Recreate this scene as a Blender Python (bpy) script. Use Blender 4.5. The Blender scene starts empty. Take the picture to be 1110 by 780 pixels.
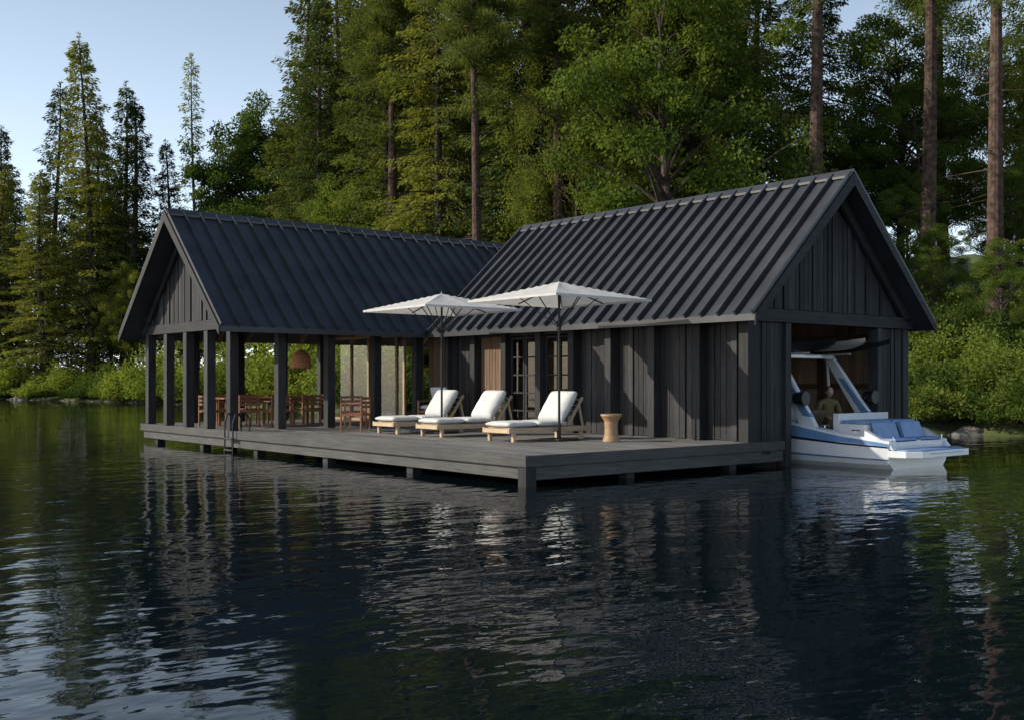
import bpy, math, random, bmesh
import numpy as np
from mathutils import Vector, Matrix, noise
random.seed(7); rng=np.random.default_rng(7)
scene=bpy.context.scene
COL=scene.collection
DK=0.5   # deck level above water

# ------------------------------------------------------------------ materials
def newmat(name):
    m=bpy.data.materials.new(name); m.use_nodes=True
    nt=m.node_tree; b=nt.nodes['Principled BSDF']
    return m,nt,b
def N(nt,t,**kw):
    n=nt.nodes.new(t)
    for k,v in kw.items(): setattr(n,k,v)
    return n
def ramp(nt,fac,stops):
    r=N(nt,'ShaderNodeValToRGB'); e=r.color_ramp.elements
    e[0].position,e[0].color=stops[0][0],(*stops[0][1],1)
    e[1].position,e[1].color=stops[-1][0],(*stops[-1][1],1)
    for p,c in stops[1:-1]:
        x=e.new(p); x.color=(*c,1)
    nt.links.new(fac,r.inputs[0]); return r.outputs[0]
def wood(name,c1,c2,axis='z',rough=.7,var=.5,bump=.25,spec=.3):
    m,nt,b=newmat(name)
    g=N(nt,'ShaderNodeNewGeometry'); mp=N(nt,'ShaderNodeMapping')
    s={'x':(1.2,22,22),'y':(22,1.2,22),'z':(22,22,1.2)}[axis]
    mp.inputs['Scale'].default_value=s
    tc=N(nt,'ShaderNodeTexCoord')
    nt.links.new(tc.outputs['Object'],mp.inputs['Vector'])
    n=N(nt,'ShaderNodeTexNoise'); n.inputs['Scale'].default_value=1.6; n.inputs['Detail'].default_value=5
    n.inputs['Distortion'].default_value=.6
    nt.links.new(mp.outputs[0],n.inputs['Vector'])
    col=ramp(nt,n.outputs[0],[(.3,c1),(.7,c2)])
    n2=N(nt,'ShaderNodeTexNoise'); n2.inputs['Scale'].default_value=.9; n2.inputs['Detail'].default_value=4
    nt.links.new(tc.outputs['Object'],n2.inputs['Vector'])
    mr=N(nt,'ShaderNodeMapRange'); mr.inputs[3].default_value=.6; mr.inputs[4].default_value=1.45
    nt.links.new(n2.outputs[0],mr.inputs[0])
    mi=N(nt,'ShaderNodeMapRange'); mi.inputs[3].default_value=1-var; mi.inputs[4].default_value=1+var
    nt.links.new(g.outputs['Random Per Island'],mi.inputs[0])
    mu=N(nt,'ShaderNodeMath',operation='MULTIPLY'); nt.links.new(mr.outputs[0],mu.inputs[0]); nt.links.new(mi.outputs[0],mu.inputs[1])
    vm=N(nt,'ShaderNodeVectorMath',operation='SCALE'); nt.links.new(col,vm.inputs[0]); nt.links.new(mu.outputs[0],vm.inputs['Scale'])
    nt.links.new(vm.outputs[0],b.inputs['Base Color'])
    b.inputs['Roughness'].default_value=rough; b.inputs['Specular IOR Level'].default_value=spec
    bp=N(nt,'ShaderNodeBump'); bp.inputs['Strength'].default_value=bump; bp.inputs['Distance'].default_value=.01
    nt.links.new(n.outputs[0],bp.inputs['Height']); nt.links.new(bp.outputs[0],b.inputs['Normal'])
    return m
def plain(name,c,rough=.5,metal=0,nscale=6,nv=.15,bump=0.0,spec=.5,coat=0):
    m,nt,b=newmat(name)
    tc=N(nt,'ShaderNodeTexCoord'); n=N(nt,'ShaderNodeTexNoise'); n.inputs['Scale'].default_value=nscale; n.inputs['Detail'].default_value=5
    nt.links.new(tc.outputs['Object'],n.inputs['Vector'])
    a=tuple(x*(1-nv) for x in c); d=tuple(min(1,x*(1+nv)) for x in c)
    nt.links.new(ramp(nt,n.outputs[0],[(.3,a),(.7,d)]),b.inputs['Base Color'])
    b.inputs['Roughness'].default_value=rough; b.inputs['Metallic'].default_value=metal; b.inputs['Specular IOR Level'].default_value=spec
    b.inputs['Coat Weight'].default_value=coat
    if bump:
        bp=N(nt,'ShaderNodeBump'); bp.inputs['Strength'].default_value=bump; bp.inputs['Distance'].default_value=.02
        nt.links.new(n.outputs[0],bp.inputs['Height']); nt.links.new(bp.outputs[0],b.inputs['Normal'])
    return m
def leafmat(name,c1,c2,transl=.35,tc_boost=1.5):
    m=bpy.data.materials.new(name); m.use_nodes=True; nt=m.node_tree; nt.nodes.clear()
    out=N(nt,'ShaderNodeOutputMaterial'); oi=N(nt,'ShaderNodeObjectInfo')
    at=N(nt,'ShaderNodeAttribute'); at.attribute_name='tone'
    a2=N(nt,'ShaderNodeMath',operation='MULTIPLY_ADD'); nt.links.new(oi.outputs['Random'],a2.inputs[0]); a2.inputs[1].default_value=.42; nt.links.new(at.outputs['Fac'],a2.inputs[2])
    col=ramp(nt,a2.outputs[0],[(.15,c1),(1.0,c2)])
    d=N(nt,'ShaderNodeBsdfDiffuse'); t=N(nt,'ShaderNodeBsdfTranslucent')
    nt.links.new(col,d.inputs[0])
    vm=N(nt,'ShaderNodeVectorMath',operation='MULTIPLY'); nt.links.new(col,vm.inputs[0]); vm.inputs[1].default_value=(tc_boost*1.2,tc_boost*1.1,tc_boost*.45)
    nt.links.new(vm.outputs[0],t.inputs[0])
    mx=N(nt,'ShaderNodeMixShader'); mx.inputs[0].default_value=transl; nt.links.new(d.outputs[0],mx.inputs[1]); nt.links.new(t.outputs[0],mx.inputs[2])
    nt.links.new(mx.outputs[0],out.inputs[0]); return m
def glassmat():
    m=bpy.data.materials.new('window_glass'); m.use_nodes=True; nt=m.node_tree; nt.nodes.clear()
    out=N(nt,'ShaderNodeOutputMaterial'); t=N(nt,'ShaderNodeBsdfTransparent'); t.inputs[0].default_value=(.90,.94,.93,1)
    g=N(nt,'ShaderNodeBsdfGlossy'); g.inputs['Roughness'].default_value=.01
    lw=N(nt,'ShaderNodeLayerWeight'); lw.inputs[0].default_value=.5
    p=N(nt,'ShaderNodeMath',operation='POWER'); nt.links.new(lw.outputs['Facing'],p.inputs[0]); p.inputs[1].default_value=4
    f=N(nt,'ShaderNodeMath',operation='MULTIPLY_ADD'); nt.links.new(p.outputs[0],f.inputs[0]); f.inputs[1].default_value=.85; f.inputs[2].default_value=.05
    mx=N(nt,'ShaderNodeMixShader'); nt.links.new(f.outputs[0],mx.inputs[0]); nt.links.new(t.outputs[0],mx.inputs[1]); nt.links.new(g.outputs[0],mx.inputs[2])
    nt.links.new(mx.outputs[0],out.inputs[0]); return m
def fabric(name,c,transl=.25):
    m=bpy.data.materials.new(name); m.use_nodes=True; nt=m.node_tree; nt.nodes.clear()
    out=N(nt,'ShaderNodeOutputMaterial'); d=N(nt,'ShaderNodeBsdfDiffuse'); t=N(nt,'ShaderNodeBsdfTranslucent')
    tc=N(nt,'ShaderNodeTexCoord'); n=N(nt,'ShaderNodeTexNoise'); n.inputs['Scale'].default_value=4; nt.links.new(tc.outputs['Object'],n.inputs['Vector'])
    col=ramp(nt,n.outputs[0],[(.3,tuple(x*.9 for x in c)),(.7,c)])
    nt.links.new(col,d.inputs[0]); nt.links.new(col,t.inputs[0])
    bp=N(nt,'ShaderNodeBump'); bp.inputs['Strength'].default_value=.4; bp.inputs['Distance'].default_value=.05
    nt.links.new(n.outputs[0],bp.inputs['Height']); nt.links.new(bp.outputs[0],d.inputs['Normal'])
    mx=N(nt,'ShaderNodeMixShader'); mx.inputs[0].default_value=transl; nt.links.new(d.outputs[0],mx.inputs[1]); nt.links.new(t.outputs[0],mx.inputs[2])
    nt.links.new(mx.outputs[0],out.inputs[0]); return m

CH1,CH2=(.014,.014,.0155),(.044,.044,.046)
M_charZ=wood('charred_wood_vertical',CH1,CH2,'z',var=.45)
M_charX=wood('charred_wood_x',CH1,CH2,'x',var=.25)
M_charY=wood('charred_wood_y',CH1,CH2,'y',var=.25)
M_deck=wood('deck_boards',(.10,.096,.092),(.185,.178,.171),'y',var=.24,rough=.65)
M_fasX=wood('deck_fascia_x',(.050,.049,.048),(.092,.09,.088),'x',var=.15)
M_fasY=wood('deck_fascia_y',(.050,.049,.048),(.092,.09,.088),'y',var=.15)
M_brown=wood('brown_cladding',(.12,.072,.045),(.21,.135,.085),'z',var=.3)
M_inner=wood('interior_boards',(.36,.23,.14),(.58,.40,.26),'z',var=.3)
M_ceil=wood('ceiling_boards',(.22,.14,.085),(.34,.23,.14),'x',var=.3)
M_furn=wood('furniture_wood',(.19,.08,.04),(.33,.155,.08),'z',var=.25,rough=.5)
M_teak=wood('lounger_wood',(.38,.28,.18),(.54,.41,.28),'x',var=.2,rough=.55)
M_table=wood('table_wood',(.27,.165,.09),(.40,.26,.15),'z',var=.1,rough=.55)
M_roof=plain('roof_metal',(.042,.044,.050),rough=.42,nscale=1.3,nv=.28,bump=.05,spec=.5)
M_dark=plain('dark_metal',(.02,.02,.022),rough=.4,metal=.4)
M_glass=glassmat()
M_white=fabric('umbrella_canvas',(.74,.73,.71),.3)
M_cush=fabric('cushion_fabric',(.62,.62,.61),.03)
M_rattan=plain('woven_shade',(.55,.24,.11),rough=.7,nscale=40,nv=.4)

# ------------------------------------------------------------------ mesh builder
class MB:
    def __init__(s): s.v=[]; s.f=[]; s.m=[]
    def quadbox(s,pts,mi=0):
        o=len(s.v); s.v+= [tuple(p) for p in pts]
        for f in ((0,3,2,1),(4,5,6,7),(0,1,5,4),(1,2,6,5),(2,3,7,6),(3,0,4,7)):
            s.f.append(tuple(o+i for i in f)); s.m.append(mi)
    def box(s,x0,x1,y0,y1,z0,z1,mi=0):
        s.quadbox([(x0,y0,z0),(x1,y0,z0),(x1,y1,z0),(x0,y1,z0),(x0,y0,z1),(x1,y0,z1),(x1,y1,z1),(x0,y1,z1)],mi)
    def beam(s,a,b,w,h,mi=0,up=(0,0,1)):
        a=Vector(a);b=Vector(b);d=(b-a).normalized();u=Vector(up)
        if abs(d.dot(u))>.98:u=Vector((0,1,0))
        r=d.cross(u).normalized();u=r.cross(d).normalized()
        p=[]
        for e in (a,b):
            for sx,sz in((-1,-1),(1,-1),(1,1),(-1,1)): p.append(e+r*sx*w/2+u*sz*h/2)
        s.quadbox(p,mi)
    def pane(s,pts):
        o=len(s.v); s.v+=pts; s.f.append((o,o+1,o+2,o+3)); s.m.append(0)
    def cyl(s,a,b,r0,r1,n=12,mi=0):
        a=Vector(a);b=Vector(b);d=(b-a).normalized();u=Vector((0,0,1))
        if abs(d.dot(u))>.98:u=Vector((0,1,0))
        r=d.cross(u).normalized();u=r.cross(d)
        o=len(s.v)
        for e,rr in((a,r0),(b,r1)):
            for i in range(n):
                t=2*math.pi*i/n; s.v.append(tuple(e+r*math.cos(t)*rr+u*math.sin(t)*rr))
        for i in range(n):
            j=(i+1)%n; s.f.append((o+i,o+j,o+n+j,o+n+i)); s.m.append(mi)
        s.f.append(tuple(o+i for i in range(n))[::-1]); s.m.append(mi); s.f.append(tuple(o+n+i for i in range(n))); s.m.append(mi)
    def lathe(s,c,prof,n=24,mi=0):
        o=len(s.v)
        for r,z in prof:
            for i in range(n):
                t=2*math.pi*i/n; s.v.append((c[0]+r*math.cos(t),c[1]+r*math.sin(t),c[2]+z))
        for k in range(len(prof)-1):
            for i in range(n):
                j=(i+1)%n; s.f.append((o+k*n+i,o+k*n+j,o+(k+1)*n+j,o+(k+1)*n+i)); s.m.append(mi)
    def obj(s,name,mats,parent=None,bevel=0,seg=2,smooth=False,sub=0):
        me=bpy.data.meshes.new(name); me.from_pydata(s.v,[],s.f); 
        for m in mats: me.materials.append(m)
        me.polygons.foreach_set('material_index',s.m); me.update()
        ob=bpy.data.objects.new(name,me); COL.objects.link(ob)
        if parent: ob.parent=parent
        if bevel:
            b=ob.modifiers.new('b','BEVEL'); b.width=bevel; b.segments=seg; b.limit_method='ANGLE'
        if sub:
            q=ob.modifiers.new('s','SUBSURF'); q.levels=sub; q.render_levels=sub
        if smooth:
            for p in me.polygons: p.use_smooth=True
        return ob
def empty(name,loc=(0,0,0),rot=0):
    e=bpy.data.objects.new(name,None); COL.objects.link(e); e.location=loc; e.rotation_euler=(0,0,rot); return e

# ------------------------------------------------------------------ roofs
HW=3.25; ZR=DK+5.47; ZE=DK+2.45; SL=(ZR-ZE)/HW; TH=.13
def under(c): return ZR-TH-abs(c)*SL
def roof(kind,a0,a1,c0,parent,spacing=.43,cin=.62,ceil=None):
    P=(lambda a,c,z:(a,c0+c,z)) if kind=='x' else (lambda a,c,z:(c0+c,a,z))
    mb=MB()
    for s in(-1,1):
        h=[P(a0,0,ZR-TH),P(a1,0,ZR-TH),P(a1,s*HW,ZE-TH),P(a0,s*HW,ZE-TH),P(a0,0,ZR),P(a1,0,ZR),P(a1,s*HW,ZE),P(a0,s*HW,ZE)]
        mb.quadbox(h)
    n=round((a1-a0)/spacing)
    ln=math.hypot(HW,ZR-ZE); nz=HW/ln; nc=(ZR-ZE)/ln
    for i in range(n+1):
        a=a0+.03+(a1-a0-.06)*i/n; w=.024; h=.10
        for s in(-1,1):
            pts=[]
            for hh in(-.004,h):
                for (aa,cc) in((a-w,.02),(a+w,.02),(a+w,HW+.012),(a-w,HW+.012)):
                    z=ZR-SL*cc
                    pts.append(P(aa,s*(cc+nc*hh),z+nz*hh))
            mb.quadbox(pts)
    for s in(-1,1):
        mb.quadbox([P(a0-.01,0,ZR+.05),P(a1+.01,0,ZR+.05),P(a1+.01,s*.16,ZR+.05-.16*SL),P(a0-.01,s*.16,ZR+.05-.16*SL),
                    P(a0-.01,0,ZR+.10),P(a1+.01,0,ZR+.10),P(a1+.01,s*.16,ZR+.10-.16*SL),P(a0-.01,s*.16,ZR+.10-.16*SL)])
    mb.obj('roof',[M_roof],parent)
    mb=MB()
    for (aa,bb) in((a0-.035,a0-.003),(a1+.003,a1+.035)):
        for s in(-1,1):
            d=.25
            mb.quadbox([P(aa,0,ZR-d),P(bb,0,ZR-d),P(bb,s*(HW+.03),ZE-d+.03),P(aa,s*(HW+.03),ZE-d+.03),
                        P(aa,0,ZR+.02),P(bb,0,ZR+.02),P(bb,s*(HW+.03),ZE-.01),P(aa,s*(HW+.03),ZE-.01)])
    mb.obj('rake_boards',[M_charX],parent,.006)
    mb=MB(); A0=a0+cin
    for s in(-1,1):
        z=.006
        mb.quadbox([P(A0,0,ZR-TH-.03),P(a1-.02,0,ZR-TH-.03),P(a1-.02,s*(HW-.5),ZE-TH-.03+.5*SL),P(A0,s*(HW-.5),ZE-TH-.03+.5*SL),
                    P(A0,0,ZR-TH-z),P(a1-.02,0,ZR-TH-z),P(a1-.02,s*(HW-.5),ZE-TH-z+.5*SL),P(A0,s*(HW-.5),ZE-TH-z+.5*SL)])
        a=A0+.3
        while a<a1-.3:   # rafters
            mb.beam(P(a,s*.05,ZR-TH-.10),P(a,s*(HW-.15),ZR-TH-.10-(HW-.2)*SL),.07,.13); a+=.9
    mb.obj('ceiling_rafters',[ceil or M_ceil],parent)

def vboards(mb,axis,a0,a1,plane,t,z0,ztop,w=.145,mi=0,batten=True,sgn=-1):
    n=max(1,round((a1-a0)/w)); w=(a1-a0)/n
    for i in range(n):
        p0=a0+i*w+.005; p1=a0+(i+1)*w-.005
        pr=random.choice((0,0,.015,.035)) if batten else random.uniform(0,.006)
        zt=ztop((p0+p1)/2) if callable(ztop) else ztop
        o=plane+sgn*pr; b=plane-sgn*t
        lo,hi=min(o,b),max(o,b)
        if axis=='y': mb.box(lo,hi,p0,p1,z0,zt,mi)
        else: mb.box(p0,p1,lo,hi,z0,zt,mi)

# ------------------------------------------------------------------ boathouse
BH=empty('boathouse')
roof('y',-.40,10.2,8.55,BH,ceil=M_inner)
WX0,WX1,WY0,WY1=5.72,11.38,.05,9.95
C=8.55
mb=MB()
wt=under(WX0-C)-.04
bays=[.16,1.32,2.56,3.85,5.05,6.2,7.5,8.75,9.95]
for i in(0,1,2,3,7):
    vboards(mb,'y',bays[i]+.0,bays[i+1],WX0+.14,.05,DK+.01,wt,w=.15)
vboards(mb,'x',WX0+.22,6.8,WY0+.03,.06,DK-.25,DK+2.34)
vboards(mb,'x',10.3,WX1-.2,WY0+.03,.06,DK-.25,DK+2.34)
vboards(mb,'x',5.75,11.35,WY0+.08,.06,DK+2.62,lambda x:under(x-C)-.03,w=.14)
vboards(mb,'y',.2,9.9,WX1,.06,DK-.3,wt,w=.18,sgn=1)
vboards(mb,'x',5.9,11.3,WY1,.06,DK+0,lambda x:under(x-C)-.03,w=.18,sgn=1)
mb.obj('wall_cladding',[M_charZ],BH,.004)
mb=MB()
for y in bays[1:-1]: mb.box(WX0-.10,WX0+.16,y-.095,y+.095,DK+.004,wt)
mb.box(WX0-.09,WX0+.2,WY0-.03,WY0+.2,DK-.02,wt+.02)
mb.box(WX1-.2,WX1+.03,WY0-.03,WY0+.2,-.4,wt)
mb.box(6.8,6.98,WY0-.05,WY0+.2,-.5,DK+2.34)
mb.box(10.12,10.3,WY0-.05,WY0+.2,-.5,DK+2.34)
mb.box(WX0-.06,WX0+.12,WY1-.1,WY1+.08,DK+.004,wt)
mb.obj('wall_posts',[M_charZ],BH,.008)
mb=MB()
mb.box(WX0-.15,WX1+.15,WY0-.07,WY0+.18,DK+2.345,DK+2.60)
for s in(-1,1):
    mb.beam((C,WY0-.02,ZR-TH-.18),(C+s*2.95,WY0-.02,ZR-TH-.18-2.95*SL),.1,.2)
mb.obj('gable_beams',[M_charX],BH,.008)
mb=MB()
mb.box(WX0-.07,WX0+.1,bays[0],WY1,wt-.2,wt-.0)
mb.box(WX0+.02,WX0+.14,bays[4],bays[7],DK+2.28,DK+2.42)
mb.obj('eave_beam',[M_charY],BH,.006)
mb=MB()
vboards(mb,'y',7.60,8.65,WX0+.12,.05,DK+.02,DK+2.28,batten=False,w=.12)
vboards(mb,'y',9.97,11.0,WX0+.14,.05,DK+.02,DK+2.7,batten=False,w=.12)
mb.obj('brown_door',[M_brown],BH,.003)
mb=MB(); g=MB()
for (y0,y1) in((5.16,6.09),(6.31,7.39)):
    ym=(y0+y1)/2
    for (a,b) in((y0,ym-.01),(ym+.01,y1)):
        mb.box(WX0+.06,WX0+.11,a,a+.06,DK+.02,DK+2.28); mb.box(WX0+.06,WX0+.11,b-.06,b,DK+.02,DK+2.28)
        for z in(.02,.45,.88,1.31,1.74,2.2): mb.box(WX0+.065,WX0+.105,a+.06,b-.06,DK+z,DK+z+.035)
        xx=WX0+.085; g.pane([(xx,a+.06,DK+.05),(xx,b-.06,DK+.05),(xx,b-.06,DK+2.2),(xx,a+.06,DK+2.2)])
mb.obj('door_frames',[M_charZ],BH,.003); g.obj('door_glass',[M_glass],BH)
mb=MB()
vboards(mb,'y',.3,9.8,WX1-.10,.03,-.1,DK+2.6,batten=False,w=.2,sgn=-1)
vboards(mb,'x',6.0,11.25,5.0,.05,-.1,lambda x:under(x-C)-.05,batten=False,w=.2,sgn=-1)
vboards(mb,'y',5.3,9.8,7.9,.05,DK,DK+2.5,batten=False,w=.2,sgn=-1)
mb.box(6.05,6.08,.3,4.95,DK,wt+.25)
mb.obj('interior_walls',[M_inner],BH,.003)
mb=MB()  # pair of framed barn doors on the far side of the boat bay
for (a,b) in((.75,2.12),(2.16,3.53)):
    for y in(a,b-.12): mb.box(11.19,11.24,y,y+.12,DK-.2,DK+2.25)
    for z in(-.2,1.0,2.13): mb.box(11.195,11.238,a+.12,b-.12,DK+z,DK+z+.12)
mb.obj('bay_barn_doors',[M_brown],BH,.004)
mb=MB(); mb.box(WX0+.20,WX0+.24,.3,4.95,DK,wt-.02); mb.box(WX0+.20,WX0+.24,7.55,9.85,DK,wt-.02)
mb.obj('wall_lining',[M_inner],BH)
mb=MB()
for k in range(4):
    mb.box(7.35,7.75,5.5,7.4,DK+.4+.45*k,DK+.43+.45*k)
for y in (5.5,6.45,7.4): mb.box(7.35,7.75,y,y+.03,DK,DK+2.1)
mb.obj('shelving',[M_teak],BH)

# ------------------------------------------------------------------ pavilion
PV=empty('dining_pavilion')
roof('x',-.5,11.9,13.56,PV,.45,.75)
Cy=13.56; PY0,PY1=11.05,16.25
mb=MB()
px=[.16,1.42,2.8,4.19,5.51]
pt=under(PY0-Cy)-.2
for x in px:
    mb.box(x-.11,x+.11,PY0-.11,PY0+.11,DK,pt)
    mb.box(x-.11,x+.11,PY1-.11,PY1+.11,DK,pt)
for y in(12.35,13.65,14.95): mb.box(.05,.27,y-.11,y+.11,DK,DK+2.42)
mb.obj('posts',[M_charZ],PV,.01)
mb=MB()
mb.box(-.02,11.4,PY0-.08,PY0+.08,pt,pt+.2); mb.box(-.02,11.4,PY1-.08,PY1+.08,pt,pt+.2)
mb.obj('eave_beams',[M_charX],PV,.008)
mb=MB()
mb.box(.04,.28,PY0-.3,PY1+.3,DK+2.43,DK+2.68)
for s in(-1,1): mb.beam((.06,Cy,ZR-TH-.18),(.06,Cy+s*2.9,ZR-TH-.18-2.9*SL),.1,.2)
mb.obj('gable_beam',[M_charY],PV,.008)
mb=MB()
vboards(mb,'y',PY0+.1,PY1-.1,.12,.05,DK+2.69,lambda y:under(y-Cy)-.03,w=.14)
mb.obj('gable_cladding',[M_charZ],PV,.004)
mb=MB(); g=MB()
for y in np.linspace(PY0+.15,PY1-.15,5):
    mb.box(5.72,5.80,y-.035,y+.035,DK+.004,DK+2.5)
for z in(0.01,2.42): mb.box(5.725,5.795,PY0+.1,PY1-.1,DK+z,DK+z+.08)
g.pane([(5.76,PY0+.2,DK+.09),(5.76,PY1-.2,DK+.09),(5.76,PY1-.2,DK+2.42),(5.76,PY0+.2,DK+2.42)])
for x in np.linspace(5.85,11.3,5):
    mb.box(x-.04,x+.04,PY1-.05,PY1+.05,DK+.004,DK+2.5)
for y in np.linspace(PY0+.15,PY1-.15,4): mb.box(11.33,11.41,y-.05,y+.05,DK+.004,DK+2.6)
mb.obj('glazing_frames',[M_table],PV,.004); g.obj('glazing',[M_glass],PV)
mb=MB()
vboards(mb,'x',6.0,11.3,11.1,.05,DK,DK+2.6,batten=False)
mb.obj('room_wall',[M_brown],PV,.003)

# ------------------------------------------------------------------ deck
DKO=empty('wooden_deck')
mb=MB()
x=.055; w=.138
while x<6.9:
    y=.06; 
    while y<16.5:
        L=min(random.choice((3.6,4.2,4.8)),16.55-y); 
        if 16.55-(y+L)<.6: L=16.55-y
        mb.box(x,x+w-.007,y,y+L-.004,DK-.035,DK+random.uniform(-.002,.001)); y+=L
    x+=w
x=6.96
while x<11.5:
    mb.box(x,x+w-.006,5.06,16.55,DK-.035,DK); 
    x+=w
mb.box(10.32,11.4,.1,5.0,DK-.035,DK-.002)
mb.obj('deck_boards',[M_deck],DKO,.003)
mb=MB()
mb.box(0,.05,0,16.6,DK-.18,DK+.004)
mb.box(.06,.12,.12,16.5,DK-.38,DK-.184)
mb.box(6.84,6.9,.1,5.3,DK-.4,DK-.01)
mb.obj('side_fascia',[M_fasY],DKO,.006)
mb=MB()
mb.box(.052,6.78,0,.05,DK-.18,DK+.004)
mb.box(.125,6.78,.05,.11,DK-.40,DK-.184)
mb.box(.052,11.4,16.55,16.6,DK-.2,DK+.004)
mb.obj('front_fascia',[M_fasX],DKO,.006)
mb=MB()
mb.box(.02,.24,.015,.22,-1.6,DK-.185)
for y in(3.3,6.4,9.6,12.6,15.6):
    mb.box(.125,.34,y+.06,y+.26,-1.6,DK-.19)
for x in(2.4,5.2):
    for y in(.12,4,8,12,16): mb.box(x,x+.2,y,y+.2,-1.6,DK-.19)
mb.obj('piles',[M_charZ],DKO,.01)
LD=empty('swim_ladder',(0,10.75,0))
mb=MB()
for yy in(-.22,.22):
    pts=[(.35,yy,DK),(.35,yy,DK+.32),(.2,yy,DK+.45),(.0,yy,DK+.40),(-.07,yy,DK+.2),(-.07,yy,-.7)]
    for a,b in zip(pts,pts[1:]): mb.cyl(a,b,.02,.02,10)
for z in(.32,.05,-.25,-.5): mb.box(-.10,-.03,-.21,.21,z,z+.03)
mb.obj('ladder_rails',[M_dark],LD)

# ------------------------------------------------------------------ furniture
def umbrella(x,y,rz=0):
    U=empty('patio_umbrella',(x,y,DK),rz)
    mb=MB(); mb.cyl((0,0,.05),(0,0,3.15),.026,.024,14); mb.cyl((0,0,3.15),(0,0,3.22),.03,.008,12)
    mb.box(-.28,.28,-.28,.28,.002,.045); mb.cyl((0,0,.04),(0,0,.35),.035,.035,14); mb.cyl((0,0,2.15),(0,0,2.27),.045,.045,12)
    mb.obj('pole_and_base',[M_dark],U,.004)
    h=1.30; n=24; mb=MB(); zt,ze=3.17,2.80
    def P(u,v):
        m=max(abs(u),abs(v)); 
        mn=min(abs(u),abs(v))/(m+1e-6)
        sag=.02*math.sin(m*math.pi)*(math.sin(mn*math.pi))
        return (h*u*(1-.035*(1-mn)*m),h*v*(1-.035*(1-mn)*m),zt-(zt-ze)*m-sag)
    for i in range(n+1):
        for j in range(n+1): mb.v.append(P(-1+2*i/n,-1+2*j/n))
    for i in range(n):
        for j in range(n):
            a=i*(n+1)+j; mb.f.append((a,a+n+1,a+n+2,a+1)); mb.m.append(0)
    rim=[(i,0) for i in range(n)]+[(n,j) for j in range(n)]+[(i,n) for i in range(n,0,-1)]+[(0,j) for j in range(n,0,-1)]
    o=len(mb.v)
    for (i,j) in rim:
        p=mb.v[i*(n+1)+j]; mb.v.append(p); mb.v.append((p[0]*1.002,p[1]*1.002,p[2]-.045))
    for k in range(len(rim)):
        a=o+2*k; b=o+2*((k+1)%len(rim)); mb.f.append((a,b,b+1,a+1)); mb.m.append(0)
    mb.obj('canopy',[M_white],U)
    mb=MB()
    for sx in(-1,0,1):
        for sy in(-1,0,1):
            if sx or sy:
                e=P(sx*.99,sy*.99); mb.beam((0,0,zt-.06),(e[0],e[1],e[2]-.02),.018,.022)
                e=P(sx*.5,sy*.5); mb.beam((0,0,2.24),(e[0],e[1],e[2]-.04),.014,.018)
    mb.obj('ribs',[M_dark],U)
    return U
umbrella(3.38,2.95,.02); umbrella(3.30,6.85,-.03)

def cushion(parent,name,x0,x1,y0,y1,z0,z1,rot=None,pivot=None,mat=None,pw=6):
    mb=MB()
    nx,ny=10,8
    cx,cy,cz=(x0+x1)/2,(y0+y1)/2,(z0+z1)/2
    hx,hy,hz=(x1-x0)/2,(y1-y0)/2,(z1-z0)/2
    for top in(1,-1):
        for i in range(nx+1):
            for j in range(ny+1):
                u=-1+2*i/nx; v=-1+2*j/ny
                e=(1-abs(u)**pw)*(1-abs(v)**pw)
                mb.v.append((cx+hx*u,cy+hy*v,cz+top*hz*(.35+.65*e**.5)+.006*math.sin(9*u+5*v+x0*7)))
    S=(nx+1)*(ny+1)
    for i in range(nx):
        for j in range(ny):
            a=i*(ny+1)+j; mb.f.append((a,a+ny+1,a+ny+2,a+1)); mb.m.append(0)
            a+=S; mb.f.append((a,a+1,a+ny+2,a+ny+1)); mb.m.append(0)
    rim=[(i,0) for i in range(nx)]+[(nx,j) for j in range(ny)]+[(i,ny) for i in range(nx,0,-1)]+[(0,j) for j in range(ny,0,-1)]
    for k in range(len(rim)):
        i,j=rim[k]; a=i*(ny+1)+j; i,j=rim[(k+1)%len(rim)]; b=i*(ny+1)+j
        mb.f.append((a,a+S,b+S,b)); mb.m.append(0)
    ob=mb.obj(name,[mat or M_cush],parent,sub=1,smooth=True)
    if rot is not None:
        p=Vector(pivot); ob.matrix_local=Matrix.Translation(p)@Matrix.Rotation(rot,4,'Y')@Matrix.Translation(-p)
    return ob
def lounger(x,y,rot=0):
    L=empty('sun_lounger',(x,y,DK),rot)
    mb=MB()
    for yy in(-.41,.35): mb.box(0,2.25,yy,yy+.06,.17,.27)
    for xx in(0.0,.68,1.36,2.19): mb.box(xx,xx+.06,-.35,.35,.172,.255)
    for xx in(.12,1.95):
        for yy in(-.395,.325): mb.box(xx,xx+.07,yy,yy+.07,0,.17)
    for k in range(14): mb.box(.1+k*.15,.18+k*.15,-.35,.35,.256,.272)
    a=math.radians(54)
    for yy in(-.36,.36): mb.beam((1.62,yy,.29),(1.62+.70*math.cos(a),yy,.27+.72*math.sin(a)),.05,.05)
    for k in range(5):
        t=.1+.14*k; mb.beam((1.64+t*math.cos(a),-.36,.27+t*math.sin(a)),(1.64+t*math.cos(a),.36,.27+t*math.sin(a)),.06,.02)
    mb.beam((2.1,-.3,.24),(1.98,-.3,.74),.04,.04); mb.beam((2.1,.3,.24),(1.98,.3,.74),.04,.04)
    mb.obj('frame',[M_teak],L,.006)
    cushion(L,'mattress',.02,.80,-.38,.38,.272,.40,pw=9); cushion(L,'mattress_middle',.805,1.62,-.38,.38,.272,.40,pw=9)
    cushion(L,'back_cushion',1.56,2.28,-.38,.38,.31,.56,-a,(1.56,0,.31),pw=5)
lounger(2.15,3.45,.02); lounger(2.1,5.75,-.02); lounger(2.1,7.45,.03)

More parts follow.
